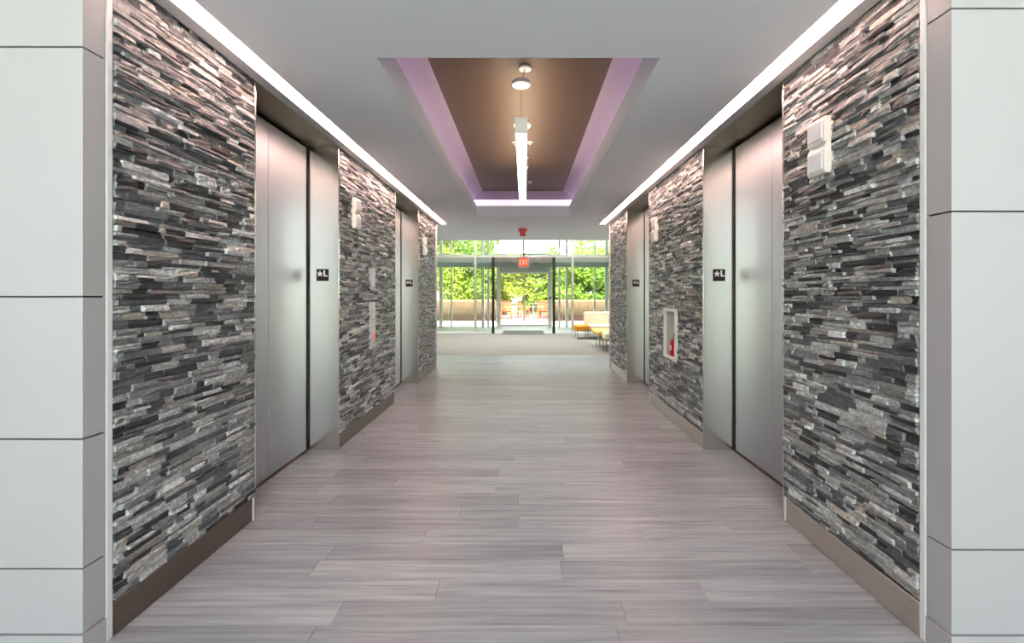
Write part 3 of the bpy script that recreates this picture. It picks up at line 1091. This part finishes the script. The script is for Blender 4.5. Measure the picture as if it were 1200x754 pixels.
# glazed double door of the outer wall
d6 = structure(empty('door_6', (-0.03, Y_G2, 0)))
og = d6.location
for x in (-1.10, 1.04):
    MB().cbox(x - 0.065, x + 0.065, Y_G2 - 0.10, Y_G2 + 0.06, 0, CAM_H + 1.10, 0.004).build('jamb', 'mullion', d6, og)
MB().cbox(-1.03, 0.97, Y_G2 - 0.10, Y_G2 + 0.06, CAM_H + 0.90, CAM_H + 1.10, 0.004).build('head', 'header', d6, og)
for a, b, hx in ((-1.03, -0.034, -0.99), (-0.026, 0.97, 0.93)):
    dl = MB()
    dl.cbox(a, a + 0.032, Y_G2 - 0.025, Y_G2 + 0.025, 0.01, CAM_H + 0.895, 0.003)
    dl.cbox(b - 0.032, b, Y_G2 - 0.025, Y_G2 + 0.025, 0.01, CAM_H + 0.895, 0.003)
    dl.cbox(a + 0.032, b - 0.032, Y_G2 - 0.025, Y_G2 + 0.025, 0.01, 0.09, 0.003)
    dl.cbox(a + 0.032, b - 0.032, Y_G2 - 0.025, Y_G2 + 0.025, CAM_H + 0.83, CAM_H + 0.895, 0.003)
    lf = dl.build('door_leaf', 'mullion', d6, og)
    MB().box(a + 0.032, b - 0.032, Y_G2 - 0.004, Y_G2 + 0.004, 0.09, CAM_H + 0.83).build('pane', 'clear', lf, og)
    MB().cyl((a + 0.06, Y_G2 - 0.06, 1.02), (b - 0.06, Y_G2 - 0.06, 1.02), 0.016, n=8).build('push_bar', 'mullion_dark', lf, og)
MB().cbox(1.00, 1.07, Y_G2 - 0.125, Y_G2 - 0.101, 1.13, 1.24, 0.004).build('card_reader', 'black', d6, og)

# door mat
dm = empty('door_mat', (-0.06, 15.95, 0.002))
tag(dm, 'grey rectangular door mat lying in the glass entrance', 'mat')
MB().cbox(-0.68, 0.68, -0.74, 0.74, 0.0005, 0.012, 0.004).build('pile', 'mat', dm)
MB().cbox(-0.74, 0.74, -0.80, 0.80, 0.0002, 0.006, 0.002).build('border', 'black', dm)


# ------------------------------------------------------------------ lobby seats
def cushion(m, x0, x1, y0, y1, z0, z1):
    m.cbox(x0, x1, y0, y1, z0, z1, 0.03)
    return m


so = empty('sofa', (1.5, 13.5, 0.002))
tag(so, 'cream lobby sofa with a high back and an orange end seat', 'sofa')
cushion(MB(), 0.0, 0.44, 0.0, 0.66, 0.25, 0.41).build('end_seat', 'orange', so)
cushion(MB(), 0.445, 2.4, 0.0, 0.66, 0.27, 0.42).build('seat', 'cream', so)
cushion(MB(), 0.34, 2.4, 0.665, 0.82, 0.25, 0.80).build('backrest', 'cream', so)
for x in (0.06, 0.38, 1.3, 2.3):
    for yy in (0.06, 0.60):
        MB().cyl((x, yy, 0.0), (x, yy, 0.255), 0.012, 0.014, 8).build('leg', 'leg', so)
MB().cbox(0.03, 2.36, 0.05, 0.62, 0.235, 0.255, 0.004).build('rail', 'leg', so)

be = empty('bench', (1.72, 10.55, 0.002))
tag(be, 'low yellow bench with thin metal legs beside the right stone wall end', 'bench')
cushion(MB(), 0.06, 0.72, 0.45, 1.65, 0.33, 0.44).build('seat', 'yellow', be)
cushion(MB(), 0.14, 0.72, 0.0, 0.445, 0.27, 0.44).build('end_seat', 'cream', be)
for x in (0.12, 0.66):
    for yy in (0.08, 0.50, 1.05, 1.58):
        MB().cyl((x + 0.06, yy, 0.0), (x + 0.06, yy, 0.335), 0.012, 0.014, 8).build('leg', 'leg', be)
MB().cbox(0.12, 0.70, 0.06, 1.60, 0.25, 0.268, 0.004).build('rail', 'leg', be)

# ------------------------------------------------------------------ outdoors
structure(MB().box(-60, 60, Y_G2 + 0.1, 120, -0.4, -0.06).build('ground', 'grass'))
structure(MB().box(-60, 60, -60, BACK_Y - 0.1, -0.4, -0.06).build('ground', 'grass'))
structure(MB().box(-14, 14, Y_G2 + 0.1, 23.0, -0.2, -0.02).build('pavement', 'paving'))
structure(MB().box(-30, 30, -15.0, BACK_Y - 0.1, -0.2, -0.02).build('pavement', 'paving'))  # unseen pale paving added to bounce sunlight up to the corridor ceiling
structure(MB().box(-4.0, 4.0, 23.0, 32.0, -0.2, -0.03).build('patio', 'paver'))
for a, b, lb in ((-9.0, -1.55, 'low brown board fence left of the entrance path'), (1.50, 9.0, 'low brown board fence right of the entrance path')):
    f = empty('garden_fence', (a, 23.3, -0.06))
    tag(f, lb, 'fence', 'board fences outside the entrance')
    bd = MB()
    x = 0.0
    while x < b - a - 0.05:
        bd.box(x, x + 0.135, 0.0, 0.025, 0.06, 1.03)
        x += 0.145
    tag(bd.build('boards', 'fence', f), kind='stuff')
    for z in (0.22, 0.85):
        MB().cbox(0, b - a, 0.026, 0.07, z, z + 0.09, 0.004).build('rail', 'fence', f)
    MB().cbox(-0.02, b - a + 0.02, -0.03, 0.09, 1.03, 1.10, 0.006).build('cap', 'fence_cap', f)
    k = 0.05
    while k < b - a:
        MB().cbox(k, k + 0.10, 0.071, 0.17, 0, 1.03, 0.004).build('post', 'fence', f)
        k += 1.82


# patio furniture
def patio_chair(x, y, rz, label):
    o = empty('patio_chair', (x, y, -0.03), rz)
    tag(o, label, 'chair', 'teak chairs on the patio')
    for i in range(5):
        yy = -0.24 + i * 0.105
        MB().cbox(-0.27, 0.27, yy, yy + 0.09, 0.42, 0.445, 0.004).build('slat', 'teak', o)
    for i in range(6):
        xx = -0.24 + i * 0.084
        MB().cbox(xx, xx + 0.06, 0.25, 0.272, 0.48, 0.90, 0.004).build('back_slat', 'teak', o)
    MB().cbox(-0.29, 0.29, 0.24, 0.285, 0.90, 0.97, 0.006).build('top_rail', 'teak', o)
    for xx in (-0.29, 0.24):
        MB().cbox(xx, xx + 0.05, -0.27, -0.22, 0, 0.64, 0.004).build('leg', 'teak', o)
        MB().cbox(xx, xx + 0.05, 0.235, 0.29, 0, 0.90, 0.004).build('leg', 'teak', o)
        MB().cbox(xx - 0.005, xx + 0.055, -0.29, 0.27, 0.64, 0.665, 0.004).build('armrest', 'teak', o)
    MB().cbox(-0.24, 0.24, -0.25, -0.22, 0.34, 0.42, 0.004).build('apron', 'teak', o)


def patio_table(x, y, label):
    o = empty('patio_table', (x, y, -0.03))
    tag(o, label, 'table', 'tables on the patio')
    for i in range(7):
        yy = -0.42 + i * 0.12
        MB().cbox(-0.62, 0.62, yy, yy + 0.108, 0.80, 0.84, 0.004).build('slat', 'table_grey', o)
    for xx in (-0.56, 0.50):
        for yy in (-0.36, 0.30):
            MB().cbox(xx, xx + 0.07, yy, yy + 0.07, 0, 0.76, 0.004).build('leg', 'table_grey', o)
    MB().cbox(-0.56, 0.56, -0.36, 0.37, 0.74, 0.80, 0.004).build('frame', 'table_grey', o)


patio_table(-1.08, 26.2, 'grey slatted table on the patio left of the entrance axis')
patio_table(0.98, 26.2, 'grey slatted table on the patio right of the entrance axis')
patio_chair(-1.05, 25.3, PI, 'teak chair before the left patio table')
patio_chair(0.98, 25.3, PI, 'teak chair before the right patio table')
patio_chair(-0.08, 26.6, PI / 2 + 0.3, 'teak chair standing between the two patio tables')
patio_chair(1.15, 27.3, 0.1, 'teak chair behind the right patio table')


# shrubs and trees
def foliage(r, blobs, n, size):
    m = MB()
    tot = sum(b[3] * b[4] * b[5] for b in blobs)
    for (cx, cy, cz, rx, ry, rz) in blobs:
        cnt = int(n * rx * ry * rz / tot)
        for _ in range(cnt):
            d = Vector((r.gauss(0, 1), r.gauss(0, 1), r.gauss(0, 1))).normalized()
            q = r.random() ** 0.33
            p = Vector((cx + d.x * rx * q, cy + d.y * ry * q, cz + d.z * rz * q))
            u = Vector((r.gauss(0, 1), r.gauss(0, 1), r.gauss(0, 1))).normalized()
            w = u.orthogonal().normalized()
            L = size * r.uniform(0.7, 1.4)
            W = L * r.uniform(0.35, 0.5)
            k = r.uniform(0.55, 1.35)
            tone = (k * r.uniform(0.85, 1.2), k, k * r.uniform(0.7, 1.2))
            m.add([tuple(p - u * L * 0.5), tuple(p + w * W * 0.5), tuple(p + u * L * 0.5), tuple(p - w * W * 0.5)], [(0, 1, 2, 3)], tone)
    return m


def shrub(name, x, y, h, w, n, size, mat, label, cat='shrub', group='shrubs behind the fence', low=0.2, airy=False, seed=0):
    r = random.Random(seed)
    o = empty(name, (x, y, -0.06))
    tag(o, label, cat, group)
    blobs = []
    nb = 9
    for i in range(nb):
        f = i / (nb - 1)
        z = h * (low + (1 - low) * f) * 0.9
        ww = w * (0.55 if airy else (0.75 - 0.25 * abs(f - 0.4)))
        blobs.append((r.uniform(-1, 1) * w * 0.32, r.uniform(-0.3, 0.3), z, ww * r.uniform(0.6, 0.9), 0.8, h / nb * r.uniform(0.8, 1.3)))
    tag(foliage(r, blobs, n, size).build('foliage', mat, o), kind='stuff')
    for i in range(4):
        a = r.uniform(-0.25, 0.25) * w
        MB().cyl((a * 0.5, r.uniform(-.2, .2), 0), (a, r.uniform(-.2, .2), h * 0.8), 0.045, 0.02, 7).build('stem', 'bark', o)


shrub('tall_shrub', -6.4, 27.5, 6.3, 2.2, 7600, 0.22, 'leaf_a', 'tall bright green shrub at the far left behind the fence', seed=1)
shrub('tall_shrub', -4.6, 27.0, 6.0, 2.2, 7600, 0.22, 'leaf_b', 'tall lime green shrub, second from the left behind the fence', seed=2)
shrub('tall_shrub', -2.9, 27.6, 5.8, 2.1, 7600, 0.22, 'leaf_a', 'tall bright green shrub just left of the entrance path', seed=3)
shrub('tall_shrub', -1.4, 30.5, 4.1, 2.2, 6400, 0.21, 'leaf_b', 'low lime green shrub behind the left patio table', seed=4)
shrub('tall_shrub', 0.35, 31.0, 3.7, 2.3, 6400, 0.21, 'leaf_b', 'lowest lime green shrub straight behind the entrance path', seed=5)
shrub('tall_shrub', 1.9, 30.2, 3.9, 2.1, 6400, 0.21, 'leaf_a', 'low bright green shrub behind the right patio table', seed=6)
shrub('tall_shrub', 3.3, 27.4, 4.0, 2.1, 6800, 0.22, 'leaf_a', 'bright green shrub behind the fence left of the sofa', seed=7)
shrub('tall_shrub', 5.0, 27.2, 4.1, 2.2, 6800, 0.22, 'leaf_c', 'deep green shrub behind the fence at the right end', seed=8)
shrub('tall_shrub', 6.8, 27.4, 4.4, 2.2, 4000, 0.20, 'leaf_a', 'bright green shrub behind the fence beyond the right pier', seed=9)
shrub('garden_tree', 4.6, 34.0, 5.9, 2.2, 1100, 0.26, 'leaf_a', 'airy green tree rising above the right shrubs', 'tree', 'trees beyond the shrubs', 0.55, True, 11)
shrub('garden_tree', 6.6, 35.0, 6.4, 2.6, 1500, 0.26, 'leaf_b', 'airy lime tree at the right edge of the high glazing', 'tree', 'trees beyond the shrubs', 0.5, True, 12)
shrub('garden_tree', 2.2, 36.0, 5.6, 1.0, 500, 0.26, 'leaf_a', 'small airy tree right of the white building', 'tree', 'trees beyond the shrubs', 0.55, True, 13)
shrub('hedge', 0.0, -17.0, 3.4, 22.0, 7000, 0.34, 'leaf_a', 'long green hedge across the forecourt behind the viewpoint', 'hedge', None, seed=20)

# white building beyond the garden
hs = empty('white_building', (0.2, 62, -0.06))
tag(hs, 'white flat roofed building seen high beyond the garden', 'building')
MB().box(-4.6, 4.4, 0, 8, 0, 6.6).build('wall', 'house', hs)
MB().cbox(-5.0, 4.8, -0.6, 8.4, 6.9, 7.3, 0.02).build('roof', 'house_roof', hs)
for x in (-4.4, 4.1):
    MB().cbox(x, x + 0.16, -0.5, -0.34, 0, 6.9, 0.01).build('column', 'house_glass', hs)
for i in range(4):
    x = -3.9 + i * 2.1
    MB().cbox(x, x + 1.3, -0.06, -0.001, 3.6, 5.0, 0.01).build('window', 'house_glass', hs)
